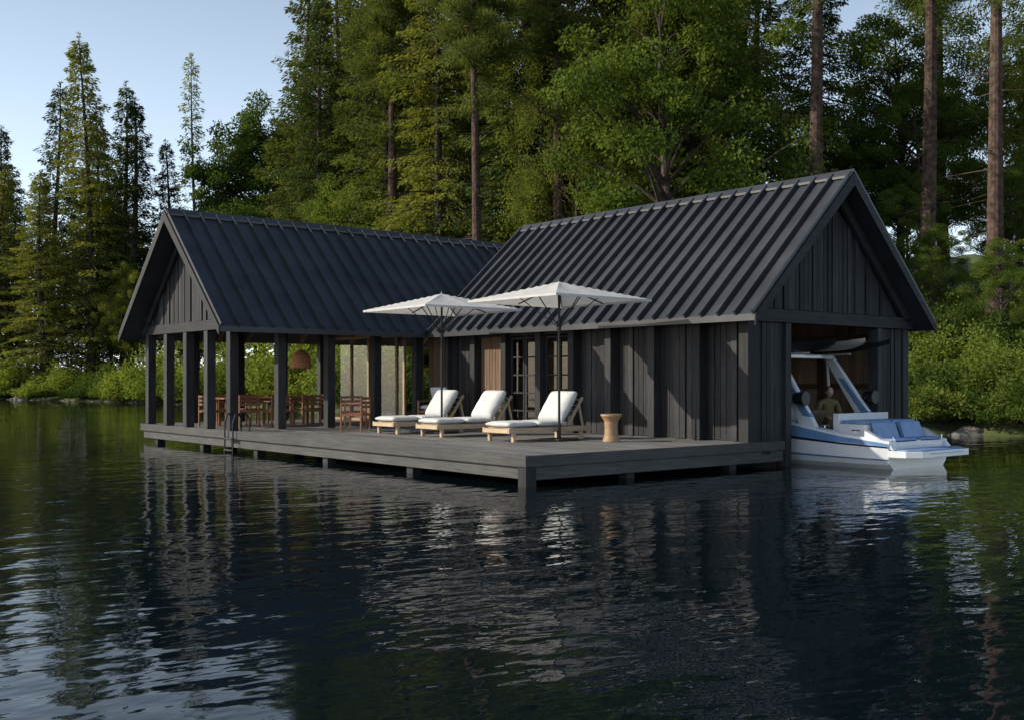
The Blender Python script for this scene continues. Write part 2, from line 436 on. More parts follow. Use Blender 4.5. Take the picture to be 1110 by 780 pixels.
T=empty('side_table',(3.95,2.05,DK)); mb=MB()
mb.lathe((0,0,0),[(0,.0),(.17,.0),(.17,.03),(.14,.12),(.13,.26),(.14,.40),(.19,.49),(.21,.50),(.21,.54),(.0,.54)],28)
mb.obj('table_body',[M_table],T,smooth=False)

def armchair(x,y,rot,name='dining_armchair',cush=False,sc=1.0):
    A=empty(name,(x,y,DK),rot); A.scale=(sc,sc,sc*.95 if cush else 1); mb=MB()
    for sx in(-.25,.25):
        for sy in(-.27,.27):
            mb.box(sx-.02,sx+.02,sy-.02,sy+.02,0,.64 if sx>0 else .82)
    for sy in(-.27,.27): mb.box(-.25,.27,sy-.03,sy+.03,.64,.665)
    for sy in(-.27,.27): mb.box(-.23,.23,sy-.015,sy+.015,.37,.42)
    for sx in(-.25,.25): mb.box(sx-.015,sx+.015,-.25,.25,.37,.42)
    for k in range(7): mb.box(-.22+.065*k,-.17+.065*k,-.25,.25,.42,.44)
    for k in range(3): mb.box(-.262,-.243,-.25,.25,.55+.1*k,.61+.1*k)
    mb.obj('frame',[M_furn],A,.005)
    if cush:
        cushion(A,'seat_cushion',-.23,.25,-.24,.24,.44,.56)
        cushion(A,'back_pillow',-.2,.28,-.24,.24,.5,.68,-1.25,(-.2,0,.5))
armchair(2.3,8.95,2.2); armchair(3.0,10.2,-1.9)
armchair(4.7,9.1,3.4,'lounge_chair',True,1.1)
TB=empty('dining_table',(2.2,13.5,DK)); mb=MB()
for k in range(7): mb.box(-1.25,1.25,-.49+.14*k,-.356+.14*k,.71,.75)
mb.box(-1.1,1.1,-.42,-.38,.62,.708); mb.box(-1.1,1.1,.38,.42,.62,.708)
for sx in(-1.12,1.05):
    for sy in(-.44,.37): mb.box(sx,sx+.07,sy,sy+.07,0,.708)
mb.obj('table',[M_furn],TB,.005)
for xx in(1.3,2.2,3.1):
    armchair(xx,12.75,math.pi/2); armchair(xx,14.25,-math.pi/2)
armchair(.75,13.5,0); armchair(3.8,13.5,math.pi)
PL=empty('pendant_lamp',(3.15,13.2,DK)); mb=MB()
mb.cyl((0,0,2.05),(0,0,5.0),.008,.008,6)
mb.lathe((0,0,-.14),[(.29,1.68),(.28,1.85),(.23,2.0),(.12,2.12),(.04,2.17),(.03,2.17),(.11,2.11),(.22,1.99),(.27,1.85),(.28,1.68)],24)
mb.obj('shade',[M_rattan],PL)

# ------------------------------------------------------------------ motor boat
M_hullw=plain('hull_white',(.70,.71,.73),rough=.12,coat=.8,nv=.05)
M_hullb=plain('hull_blue',(.13,.24,.43),rough=.15,coat=.8,nv=.1)
M_seat=plain('boat_vinyl_blue',(.16,.28,.50),rough=.45,nv=.15)
M_brownseat=plain('boat_seat_brown',(.10,.065,.03),rough=.6,nv=.2)
BT=empty('motor_boat',(8.55,-1.85,0.04))
mb=MB()
st=[(0,1.10,.50),(.25,1.17,.54),(1,1.22,.62),(1.7,1.24,.74),(2.4,1.23,.86),(3,1.21,.90),(4,1.12,.95),(5,.88,1.0),(5.8,.52,1.04),(6.3,.14,1.08)]
def prof(s,b,h):
    k=-.32+.05*s*.4; rise=max(0,(s-4))*.12; fl=.22; q=(h-.5)
    return [(0,k+rise),(b*.80,-.08+rise),(b*.93,.05+rise*.8),(b*.97,.13+rise*.7+q*.1),(b*.985,.16+rise*.6+q*.15),(b*1.0,.37+rise*.4+q*.38),(b*1.03,.40+rise*.4+q*.45),(b*.98,h-.05),(b*.96,h),(b*.84,h+.02),(b*.78,h-.03),(b*.74,fl),(0,fl)]
mi=[0,0,0,1,0,2,1,0,0,0,0,0]
n=len(prof(*st[0]))
for s,b,h in st:
    pr=prof(s,b,h)
    for (x,z) in pr: mb.v.append((x,s,z))
    for (x,z) in pr: mb.v.append((-x,s,z))
for k in range(len(st)-1):
    for i in range(n-1):
        a=k*2*n+i; c=a+2*n
        mb.f.append((a,c,c+1,a+1)); mb.m.append(mi[i])
        a+=n; c+=n
        mb.f.append((a,a+1,c+1,c)); mb.m.append(mi[i])
P0=prof(*st[0])
tr=[(x,z) for x,z in P0[:9]]
o=len(mb.v)
for x,z in tr: mb.v.append((x,0,z))
for x,z in tr[::-1]: mb.v.append((-x,0,z))
mb.f.append(tuple(range(o,o+18))); mb.m.append(0)
mb.obj('hull',[M_hullw,M_hullb,M_dark],BT,.01)
mb=MB()
def slab(pts,z0,z1,mi=0):
    o=len(mb.v); k=len(pts)
    for x,y in pts: mb.v.append((x,y,z0))
    for x,y in pts: mb.v.append((x,y,z1))
    mb.f.append(tuple(range(o,o+k))[::-1]); mb.m.append(mi); mb.f.append(tuple(range(o+k,o+2*k))); mb.m.append(mi)
    for i in range(k): j=(i+1)%k; mb.f.append((o+i,o+j,o+k+j,o+k+i)); mb.m.append(mi)
slab([(-1.12,-.0),(-1.08,-.35),(-.85,-.58),(.85,-.58),(1.08,-.35),(1.12,-.0)],.20,.33,0)
slab([(-1.0,-.04),(-.96,-.32),(-.78,-.50),(.78,-.50),(.96,-.32),(1.0,-.04)],.331,.35,1)
for s in(-1,1):
    mb.quadbox([(s*.92,-.1,.33),(s*1.08,-.1,.33),(s*1.12,.5,.5),(s*.95,.5,.5),(s*.95,-.02,.44),(s*1.06,-.02,.44),(s*1.12,.5,.70),(s*.97,.5,.70)],0)
for (xa,xb) in((-.86,-.06),(.06,.86)):
    slab([(xa,.02),(xa,.34),(xb,.34),(xb,.02)],.30,.47,0)
    slab([(xa+.02,.0),(xa+.02,.32),(xb-.02,.32),(xb-.02,.0)],.472,.54,1)
    mb.quadbox([(xa+.02,.34,.5),(xb-.02,.34,.5),(xb-.02,.44,.5),(xa+.02,.44,.5),(xa+.04,.46,.84),(xb-.04,.46,.84),(xb-.04,.54,.84),(xa+.04,.54,.84)],1)
slab([(-.92,.56),(-.92,1.2),(.92,1.2),(.92,.56)],.3,.80,0)
slab([(-.86,.58),(-.86,1.15),(-.03,1.15),(-.03,.58)],.802,.87,1)
slab([(.86,.58),(.86,1.15),(.03,1.15),(.03,.58)],.802,.87,1)
slab([(-.9,1.2),(-.9,1.34),(.9,1.34),(.9,1.2)],.5,1.0,0)
slab([(-.92,2.9),(-.92,3.4),(-.3,3.4),(-.3,2.9)],.24,1.1,0)
slab([(.92,3.4),(.92,3.7),(.3,3.7),(.3,3.4)],.24,1.1,0)
mb.obj('stern_lounge',[M_hullw,M_seat],BT,.03,3)
mb=MB()  # cleats, grab rail, stern eye, mirror
M_steel=plain('stainless',(.6,.6,.6),rough=.18,metal=1,nv=.05)
for s in(-1,1):
    for yy in(.7,1.4,3.2):
        zz=.66 if yy<1 else (.74 if yy<2 else .95)
        mb.cyl((s*1.09,yy-.09,zz+.03),(s*1.09,yy+.09,zz+.03),.014,.014,8); mb.cyl((s*1.09,yy,zz-.02),(s*1.09,yy,zz+.03),.012,.012,8)
    mb.cyl((s*.9,.02,.34),(s*.9,.02,.58),.014,.014,8)
mb.cyl((-.55,3.35,1.45),(-.15,3.35,1.45),.05,.05,12)
mb.cyl((-.6,-.59,.29),(.6,-.59,.29),.012,.012,8)
mb.obj('fittings',[M_steel],BT)
mb=MB()
slab([(-.75,2.1),(-.75,2.6),(-.25,2.6),(-.25,2.1)],.5,.66)
mb.beam((-.5,2.12,.6),(-.5,1.98,1.05),.46,.12,up=(0,1,0))
mb.cyl((-.5,2.35,.24),(-.5,2.35,.5),.06,.06)
mb.obj('driver_seat',[M_brownseat],BT,.04,3)
mb=MB()
for s in(-1,1):
    o=len(mb.v)
    mb.v+=[(s*1.02,2.4,.90),(s*.96,3.5,.96),(s*.3,3.75,1.08),(s*.30,3.45,1.42),(s*.86,3.15,1.36),(s*.97,2.4,1.12)]
    mb.f+=[(o,o+1,o+4,o+5),(o+1,o+2,o+3,o+4)]; mb.m+=[0,0]
mb.obj('windscreen',[M_glass],BT)
mb=MB()
for s in(-1,1):
    x0=s*1.10; x1=s*.95; t=.06
    mb.quadbox([(x0-t,1.55,.72),(x0+t,1.55,.72),(x0+t,1.98,.78),(x0-t,1.98,.78),(x1-t,2.58,2.2),(x1+t,2.58,2.2),(x1+t,2.80,2.2),(x1-t,2.80,2.2)],0)
    def L(y,z,e): 
        k=(z-.72)/(2.2-.72); return (x0+(x1-x0)*k+e,y,z)
    e=t*1.15
    mb.quadbox([L(1.68,.92,-e),L(1.68,.92,e),L(1.90,.94,e),L(1.90,.94,-e),L(2.30,1.70,-e),L(2.30,1.70,e),L(2.45,1.72,e),L(2.45,1.72,-e)],1)
    mb.beam((x0,2.75,.88),(x1,2.72,2.1),.045,.06)
mb.beam((-.98,2.69,2.17),(.98,2.69,2.17),.24,.09)
mb.beam((-.75,2.0,2.22),(-.75,3.1,2.22),.05,.04); mb.beam((.75,2.0,2.22),(.75,3.1,2.22),.05,.04)
mb.obj('wake_tower',[M_hullw,M_hullb],BT,.02,3)
mb=MB()
for s in(-1,1):
    mb.cyl((s*1.26,1.72,1.30),(s*1.26,1.98,1.30),.15,.12,20); mb.beam((s*1.05,1.86,1.28),(s*1.2,1.86,1.28),.05,.05)
mb.obj('tower_speakers',[M_dark],BT,.01)
def board(xc,z,yc,Lb,mat,nm,tilt=0):
    mb=MB(); K=16
    for side in(0,1):
        for i in range(K+1):
            t=-1+2*i/K; w=.27*(max(0,1-abs(t)**3.2))**.6+.005; z0=z+.12*abs(t)**3
            for u in(-1,-.5,0,.5,1): mb.v.append((xc+u*w,yc+t*Lb/2,z0+u*w*tilt+(.06*(1-u*u) if side else -.04*(1-u*u))))
    S=(K+1)*5
    for i in range(K):
        for j in range(4):
            a=i*5+j; mb.f.append((a,a+1,a+6,a+5)); mb.m.append(0); a+=S; mb.f.append((a,a+5,a+6,a+1)); mb.m.append(0)
    mb.obj(nm,[mat],BT,smooth=True)
M_sand=plain('board_sand',(.55,.48,.38),rough=.35,nv=.1)
board(.72,2.34,2.35,2.6,M_dark,'wakeboard',.35); board(.12,2.36,2.5,2.5,M_sand,'surfboard',-.3); board(-.7,2.34,2.6,2.4,M_dark,'wakeboard_dark',-.35)

# seated person on board (facing the stern, hands on the knees)
M_jacket=plain('jacket_olive',(.15,.11,.05),rough=.85,nscale=9,nv=.3,bump=.3)
M_skin=plain('skin',(.48,.29,.20),rough=.55,nv=.08)
M_hair=plain('hair_dark',(.03,.02,.012),rough=.7,nv=.4)
PE=empty('seated_person',(9.14,.62,.16),-.55)
def skinned(name,verts,edges,rad,mat,root=0,sub=2):
    me=bpy.data.meshes.new(name); me.from_pydata(verts,edges,[]); me.materials.append(mat)
    ob=bpy.data.objects.new(name,me); COL.objects.link(ob); ob.parent=PE
    ob.modifiers.new('sk','SKIN'); me.skin_vertices[0].data[root].use_root=True
    for i,r in enumerate(rad): me.skin_vertices[0].data[i].radius=(r if isinstance(r,tuple) else (r,r))
    q=ob.modifiers.new('sb','SUBSURF'); q.levels=sub; q.render_levels=sub
    ob.modifiers['sk'].use_smooth_shade=True
    return ob
V=[(0,0,.64),(0,.0,.80),(0,-.02,.97),(0,-.03,1.08),(0,-.06,1.16)]; E=[(0,1),(1,2),(2,3),(3,4)]; R=[(.16,.12),(.145,.11),(.165,.115),(.12,.09),(.055,.055)]
for s in(-1,1):
    o=len(V); V+=[(s*.10,-.05,.63),(s*.15,-.44,.66),(s*.15,-.44,.32),(s*.16,-.56,.20)]; E+=[(0,o),(o,o+1),(o+1,o+2),(o+2,o+3)]; R+=[.095,.07,.048,.042]
    o=len(V); V+=[(s*.19,-.03,1.06),(s*.25,-.10,.82),(s*.17,-.34,.77)]; E+=[(3,o),(o,o+1),(o+1,o+2)]; R+=[.07,.05,.036]
skinned('body',V,E,R,M_jacket)
for s in(-1,1):
    V=[(s*.17,-.34,.77),(s*.165,-.39,.765),(s*.16,-.44,.76)]; E=[(0,1),(1,2)]; R=[.026,(.036,.018),(.038,.016)]
    for k,(dx,l) in enumerate(((-.03,.06),(-.01,.072),(.01,.068),(.03,.055))):
        o=len(V); V+=[(s*.16+dx,-.47,.758),(s*.16+dx*1.1,-.47-l*.5,.745),(s*.16+dx*1.1,-.47-l*.8,.715)]; E+=[(2,o),(o,o+1),(o+1,o+2)]; R+=[.0095,.009,.008]
    o=len(V); V+=[(s*.125,-.41,.755),(s*.10,-.44,.74)]; E+=[(1,o),(o,o+1)]; R+=[.012,.010]
    skinned('hand',V,E,R,M_skin,sub=1)
def blob(name,c,r,mat,fn=None):
    bm=bmesh.new(); bmesh.ops.create_uvsphere(bm,u_segments=24,v_segments=18,radius=1)
    for v in bm.verts:
        p=v.co.copy(); 
        if fn: p=fn(p)
        v.co=Vector((c[0]+p.x*r[0],c[1]+p.y*r[1],c[2]+p.z*r[2]))
    me=bpy.data.meshes.new(name); bm.to_mesh(me); bm.free(); me.materials.append(mat)
    for p in me.polygons: p.use_smooth=True
    ob=bpy.data.objects.new(name,me); COL.objects.link(ob); ob.parent=PE
def headf(p):
    q=p.copy()
    if p.z<0: q.x*=1+.28*p.z; q.y*=1+.12*p.z
    if p.y<-.85 and abs(p.z+.1)<.25 and abs(p.x)<.3: q.y-=.22*(1-abs(p.x)/.3)
    return q
hc=(0,-.10,1.29)
blob('head',hc,(.074,.094,.115),M_skin,headf)
blob('hair',(0,-.085,1.315),(.081,.096,.105),M_hair,lambda p: Vector((p.x,p.y if p.y>-.5 else -.5,p.z if p.z>-.2-.5*max(0,p.y) else -.2-.5*max(0,p.y))))
for s in(-1,1):
    blob('eye',(s*.028,-.186,1.295),(.011,.006,.008),M_hair); blob('ear',(s*.076,-.09,1.285),(.012,.02,.03),M_skin)
blob('mouth',(0,-.182,1.235),(.022,.008,.005),plain('lips',(.3,.12,.09)))
mb=MB(); mb.box(-.28,.28,-.22,.2,.10,.53); mb.box(-.28,.28,.17,.26,.10,.88); mb.obj('boat_bench',[M_brownseat],PE,.03,3)

# ------------------------------------------------------------------ terrain
def W(X,Z): return (-10.93+.771*X+.637*Z, -12.89-.637*X+.771*Z)
SX=np.array([-600,-300,-120,-80,-47,-27,-8,13,18,30,60,150,600.]); SZ=np.array([420,240,128,110,98,80,56,33.5,31.2,28,24,20,10.])
def shoreZ(X): return np.interp(X,SX,SZ)+.5*np.sin(X*.9)+.35*np.sin(X*2.3+1)
def ground(X,Z):
    d=(Z-shoreZ(X))*.72
    sl=np.interp(X,[-60,-25,0,14],[.05,.08,.20,.33])
    cap=np.interp(X,[-60,-20,10],[5,9,26])
    up=np.maximum(d,0)
    z=.25*(1-np.exp(-up/.5))+cap*(1-np.exp(-sl*up/cap))
    z=z+np.where(d>1,(.25*np.sin(X*.35+Z*.2)+.15*np.sin(X*.9-Z*.6)),0)*np.minimum(up/6,1)
    return np.where(d>0,z,np.maximum(d*.5,-2.5))
gx=np.concatenate([np.linspace(-900,-100,20)[:-1],np.linspace(-100,-30,36)[:-1],np.linspace(-30,50,170)[:-1],np.linspace(50,120,30)[:-1],np.linspace(120,900,20)])
gz=np.concatenate([np.linspace(-300,18,12)[:-1],np.linspace(18,70,110)[:-1],np.linspace(70,140,60)[:-1],np.linspace(140,900,30)])
GX,GZ=np.meshgrid(gx,gz,indexing='ij'); GH=ground(GX,GZ)
me=bpy.data.meshes.new('ground')
vx,vy=W(GX,GZ); V=np.stack([vx,vy,GH],-1).reshape(-1,3)
nz=len(gz); idx=np.arange(len(gx)*nz).reshape(len(gx),nz)
F=np.stack([idx[:-1,:-1],idx[1:,:-1],idx[1:,1:],idx[:-1,1:]],-1).reshape(-1,4)
def fastmesh(me,V,F,MI=None,mats=(),smooth=False):
    me.vertices.add(len(V)); me.vertices.foreach_set('co',np.ascontiguousarray(V,dtype=np.float32).ravel())
    me.loops.add(F.size); me.loops.foreach_set('vertex_index',np.ascontiguousarray(F,dtype=np.int32).ravel())
    me.polygons.add(len(F)); me.polygons.foreach_set('loop_start',np.arange(0,F.size,4,dtype=np.int32))
    for m in mats: me.materials.append(m)
    if MI is not None: me.polygons.foreach_set('material_index',np.ascontiguousarray(MI,dtype=np.int32))
    me.update(calc_edges=True)
    me.polygons.foreach_set('use_smooth',np.full(len(F),smooth,dtype=bool))
M_gr,nt,b=newmat('forest_floor')
tc=N(nt,'ShaderNodeTexCoord'); n1=N(nt,'ShaderNodeTexNoise'); n1.inputs['Scale'].default_value=.5; n1.inputs['Detail'].default_value=8
nt.links.new(tc.outputs['Object'],n1.inputs['Vector'])
nt.links.new(ramp(nt,n1.outputs[0],[(.35,(.03,.045,.012)),(.55,(.075,.10,.022)),(.72,(.14,.12,.06))]),b.inputs['Base Color'])
b.inputs['Roughness'].default_value=.95
bp=N(nt,'ShaderNodeBump'); bp.inputs['Distance'].default_value=.3; nt.links.new(n1.outputs[0],bp.inputs['Height']); nt.links.new(bp.outputs[0],b.inputs['Normal'])
fastmesh(me,V,F,mats=[M_gr],smooth=True)
COL.objects.link(bpy.data.objects.new('ground',me))

# ------------------------------------------------------------------ water
M_w,nt,b=newmat('lake_water')
b.inputs['Base Color'].default_value=(.003,.007,.010,1); b.inputs['Roughness'].default_value=.0; b.inputs['IOR'].default_value=1.33
tc=N(nt,'ShaderNodeTexCoord')
mp=N(nt,'ShaderNodeMapping'); mp.inputs['Rotation'].default_value=(0,0,math.radians(39.5)); mp.inputs['Scale'].default_value=(.6,1.15,1)
nt.links.new(tc.outputs['Object'],mp.inputs['Vector'])
def nz_(scale,det,dist=0):
    n=N(nt,'ShaderNodeTexNoise'); n.inputs['Scale'].default_value=scale; n.inputs['Detail'].default_value=det; n.inputs['Distortion'].default_value=dist; n.inputs['Roughness'].default_value=.4
    nt.links.new(mp.outputs[0],n.inputs['Vector']); return n.outputs[0]
a=nz_(1.6,3,0); c=nz_(5,2,0); d=nz_(.12,2)
mr=N(nt,'ShaderNodeMapRange'); mr.inputs[1].default_value=.35; mr.inputs[2].default_value=.65; mr.inputs[3].default_value=.32; mr.inputs[4].default_value=.95; nt.links.new(d,mr.inputs[0])
m1=N(nt,'ShaderNodeMath',operation='MULTIPLY'); nt.links.new(c,m1.inputs[0]); m1.inputs[1].default_value=.010
m2=N(nt,'ShaderNodeMath',operation='MULTIPLY_ADD'); nt.links.new(a,m2.inputs[0]); m2.inputs[1].default_value=.032; nt.links.new(m1.outputs[0],m2.inputs[2])
m3=N(nt,'ShaderNodeMath',operation='MULTIPLY'); nt.links.new(m2.outputs[0],m3.inputs[0]); nt.links.new(mr.outputs[0],m3.inputs[1])
bp=N(nt,'ShaderNodeBump'); bp.inputs['Strength'].default_value=1; bp.inputs['Distance'].default_value=1.0
nt.links.new(m3.outputs[0],bp.inputs['Height']); nt.links.new(bp.outputs[0],b.inputs['Normal'])
mb=MB(); mb.v=[(-1500,-1500,0),(1500,-1500,0),(1500,1500,0),(-1500,1500,0)]; mb.f=[(0,1,2,3)]; mb.m=[0]
mb.obj('water',[M_w])

# ------------------------------------------------------------------ vegetation
L_con=leafmat('needles_green',(.022,.040,.015),(.140,.170,.046),.3)
L_conL=leafmat('needles_light',(.040,.062,.018),(.215,.235,.058),.35)
L_con2=leafmat('needles_dark',(.015,.030,.014),(.080,.112,.040),.25)
L_dec=leafmat('leaves_green',(.032,.062,.015),(.150,.205,.045),.4)
L_decd=leafmat('leaves_dark',(.022,.044,.011),(.085,.13,.032),.35)
L_birch=leafmat('leaves_yellowgreen',(.055,.080,.018),(.225,.25,.058),.4)
L_shr=leafmat('shrub_leaves',(.040,.078,.016),(.19,.24,.055),.4)
M_bark=plain('bark_grey',(.075,.06,.05),rough=.9,nscale=5,nv=.5,bump=.8,spec=.1)
M_barkr=plain('bark_pine',(.085,.058,.045),rough=.9,nscale=4,nv=.6,bump=1,spec=.1)
class TB_:
    def __init__(s): s.V=[];s.F=[];s.M=[];s.n=0
    def tube(s,pts,rad,n=6,mi=0):
        pts=np.asarray(pts,float); k=len(pts); rad=np.asarray(rad,float)
        d=np.gradient(pts,axis=0); d/=np.linalg.norm(d,axis=1)[:,None]+1e-9
        ref=np.where(np.abs(d[:,2:3])>.9,np.array([[1.,0,0]]),np.array([[0,0,1.]]))
        u=np.cross(d,ref); u/=np.linalg.norm(u,axis=1)[:,None]; v=np.cross(d,u)
        t=np.linspace(0,2*np.pi,n,endpoint=False)
        P=pts[:,None,:]+rad[:,None,None]*(np.cos(t)[None,:,None]*u[:,None,:]+np.sin(t)[None,:,None]*v[:,None,:])
        i=np.arange(k*n).reshape(k,n); j=np.roll(i,-1,axis=1)
        F=np.stack([i[:-1],j[:-1],j[1:],i[1:]],-1).reshape(-1,4)
        s.V.append(P.reshape(-1,3)); s.F.append(F+s.n); s.M.append(np.full(len(F),mi)); s.n+=k*n
    def leaves(s,Cc,D,ln,wd,mi=1,flat=.0):
        m=len(Cc); Dn=D/(np.linalg.norm(D,axis=1)[:,None]+1e-9)
        R=rng.normal(size=(m,3)); R[:,2]+=flat
        S=np.cross(Dn,R); S/=np.linalg.norm(S,axis=1)[:,None]+1e-9
        ln=(ln*rng.uniform(.6,1.35,m))[:,None]; wd=(wd*rng.uniform(.7,1.3,m))[:,None]
        P=np.stack([Cc,Cc+Dn*ln*.5+S*wd*.5,Cc+Dn*ln,Cc+Dn*ln*.5-S*wd*.5],1).reshape(-1,3)
        F=np.arange(4*m).reshape(m,4)
        s.V.append(P); s.F.append(F+s.n); s.M.append(np.full(m,mi)); s.n+=4*m
    def mesh(s,name,mats):
        V=np.concatenate(s.V); F=np.concatenate(s.F)
        me=bpy.data.meshes.new(name); fastmesh(me,V,F,np.concatenate(s.M),mats)
        c=V[F[:,0]]   # leaf tone: clump-scale variation plus per-leaf scatter
        k=.5+.17*np.sin(c[:,0]*1.9+2*np.sin(c[:,2]*.9))+.15*np.sin(c[:,1]*2.1+2.3*np.sin(c[:,0]*.8+1))+.15*np.sin(c[:,2]*2.4+1.7*np.sin(c[:,1]*1.1))
        tone=.66*k+.28*rng.random(len(F))
        at=me.attributes.new('tone','FLOAT','FACE'); at.data.foreach_set('value',tone.astype(np.float32))
        return me
def trunk(tb,H,r,lean=.02,n=9,mi=0,flare=1.35):
    k=12; t=np.linspace(0,1,k); ph=rng.uniform(0,6)
    p=np.stack([lean*H*np.sin(t*3+ph)*t,lean*H*np.cos(t*2.3+ph)*t,t*H-.5*(t==0)],1)
    rr=r*(1-t)**.85+.015; rr[0]*=flare
    tb.tube(p,rr,n,mi); return p,rr
def interp_path(p,z): return np.array([np.interp(z,p[:,2],p[:,0]),np.interp(z,p[:,2],p[:,1]),z])
def conifer(name,H,R,base=.1,dens=1.0,leaf=None,bark=M_bark,r=.35,droop=.55,spars=0.0,llen=.33,lw=.10,shape=.8):
    leaf=leaf or L_con
    tb=TB_(); p,rr=trunk(tb,H,r)
    z=base*H
    while z<H*.985:
        t=(z-base*H)/(H*(1-base))
        nb=int(rng.integers(4,7))
        ph=rng.uniform(0,6.28); lev=rng.uniform(.68,1.2)
        for b_ in range(nb):
            if rng.random()<spars: continue
            L=R*lev*((1-t)**shape)*rng.uniform(.5,1.15)*(min(1,.55+t*4))+.25
            an=ph+b_*6.283/nb+rng.normal()*.25
            o=np.array([math.cos(an),math.sin(an),0]); pe=np.array([-o[1],o[0],0])
            st=interp_path(p,z+rng.normal()*.15)
            rise=rng.uniform(.0,.25)+.5*t; dr=droop*rng.uniform(.7,1.3)*(1-.6*t)
            f=lambda s:st+np.outer(s*L,o)+np.outer(rise*s*L-dr*L*s**1.8+.25*dr*L*s**4,[0,0,1])
            s_=np.linspace(0,1,5); tb.tube(f(s_),(.028+.012*L)*(1-s_*.85)*.8,3,0)
            K=max(3,int(L*3.2)); m=int((L*40+14)*dens)
            k=rng.integers(0,K,m); s=.12+.88*(k+.5+rng.normal(size=m)*.13)/K
            sd=rng.choice([-1.,1.],m); wmax=(.42*L*(1.05-s)*np.minimum(1,s*4)+.12); u=rng.random(m)**.8; w=u*wmax
            C_=f(s)+np.outer(sd*w,pe)*1.0+np.outer(w*.55,o)+np.outer(-w*(.25+.35*droop)-rng.random(m)*.28,[0,0,1])
            C_+=rng.normal(size=(m,3))*.05
            D=np.outer(np.full(m,.75),o)+np.outer(sd*.65,pe)+rng.normal(size=(m,3))*.3; D[:,2]-=.3+.5*rng.random(m)
            tb.leaves(C_,D,llen,lw,1,flat=1.0)
        z+=rng.uniform(.36,.74)*(1.1-.35*t)*(H/28)**.3
    m=60; zz=H-rng.random(m)*1.2; C_=np.stack([rng.normal(size=m)*.05+p[-1,0],rng.normal(size=m)*.05+p[-1,1],zz],1)
    D=rng.normal(size=(m,3)); D[:,2]=.6; tb.leaves(C_,D,.3,.08)
    return tb.mesh(name,[bark,leaf])
def decid(name,H,R,base=.25,leaf=None,bark=M_bark,r=.25,nc=130,lpc=330,ls=.2,droop=0.0,clump=1.0,vs=1.0):
    leaf=leaf or L_dec
    tb=TB_(); p,rr=trunk(tb,H*.85,r,lean=.03)
    cz=H*(base+1)/2; hz=H*(1-base)/2
    cs=[]
    while len(cs)<nc:
        v=rng.normal(size=3); v/=np.linalg.norm(v); q=v*rng.uniform(.35,1)**.6
        lob=1+.24*math.sin(3*math.atan2(v[1],v[0])+v[2]*4)+.17*math.sin(7*v[2]+5*v[0])
        wz=(1-.25*q[2])
        c=np.array([q[0]*R*lob*wz,q[1]*R*lob*wz,cz+q[2]*hz*(.92+.1*lob)])
        if c[2]<H*base*.8: continue
        cs.append(c)
    cs=np.array(cs)
    for c in cs[::2]:
        z0=max(H*base*.7,min(H*.8,c[2]-np.hypot(c[0],c[1])*rng.uniform(.5,.9)))
        a=interp_path(p,z0); m_=(a+c)/2+np.array([0,0,.12*np.linalg.norm(c-a)])
        t=np.linspace(0,1,5)[:,None]; pts=(1-t)**2*a+2*t*(1-t)*m_+t*t*c
        tb.tube(pts,np.linspace(.03+.012*np.linalg.norm(c-a),.012,5),4,0)
    for c in cs:
        m=int(lpc*rng.uniform(.6,1.3)); cr=clump*rng.uniform(.55,1.25)
        v=rng.normal(size=(m,3)); v/=np.linalg.norm(v,axis=1)[:,None]; rad=rng.random(m)[:,None]**.45
        off=v*rad*cr*np.array([1,1,.6*vs])
        off[:,2]-=.25*(off[:,0]**2+off[:,1]**2)/cr+droop*rng.random(m)**2*1.6
        D=v*.6+rng.normal(size=(m,3))*.6; D[:,2]-=.35+droop
        tb.leaves(c+off,D,ls,ls*.62,1,flat=.8)
    return tb.mesh(name,[bark,leaf])
def pine(name,H,R,base=.55,r=.4,leaf=None,dead=True):
    leaf=leaf or L_con
    tb=TB_(); p,rr=trunk(tb,H,r,lean=.012,n=12,flare=1.25)
    nb=42
    for i in range(nb):
        t=(i+rng.random())/nb; z=H*(base+(1-base)*t); L=R*(1-t*.75)*rng.uniform(.5,1.1)
        an=i*2.4+rng.normal()*.4; o=np.array([math.cos(an),math.sin(an),0]); st=interp_path(p,min(z,H*.97))
        s=np.linspace(0,1,6)[:,None]; wob=rng.normal()*.25; pe=np.array([-o[1],o[0],0])
        pts=st+s*L*o+np.array([0,0,1])*(s*L*.25-s**2*L*.15)+pe*s**2*L*wob
        tb.tube(pts,np.linspace(.09,.02,6),5,0)
        for c in range(int(7+L*2)):
            q=rng.uniform(.35,1); c0=pts[int(q*5)]+rng.normal(size=3)*np.array([.55,.55,.22])*(L*.22)
            m=110; v=rng.normal(size=(m,3)); v/=np.linalg.norm(v,axis=1)[:,None]
            off=v*rng.random(m)[:,None]**.5*np.array([.75,.75,.3]); D=v+np.array([0,0,.3])
            tb.leaves(c0+off,D,.28,.055,1)
    if dead:
        for i in range(34):
            z=H*rng.uniform(.12,base); an=rng.uniform(0,6.28); L=rng.uniform(.4,2.6); o=np.array([math.cos(an),math.sin(an),rng.uniform(-.35,.1)])
            st=interp_path(p,z); s=np.linspace(0,1,4)[:,None]; tb.tube(st+s*L*o,np.linspace(.03,.007,4),3,0)
            if i%2==0 and z>H*.42:
                m=200; q=rng.random(m)[:,None]; c_=st+q*L*1.4*o; D=np.tile(o,(m,1))+rng.normal(size=(m,3))*.6; D[:,2]-=.5
                tb.leaves(c_+rng.normal(size=(m,3))*np.array([.35,.35,.16]),D,.25,.06,1)
    return tb.mesh(name,[M_barkr,leaf])
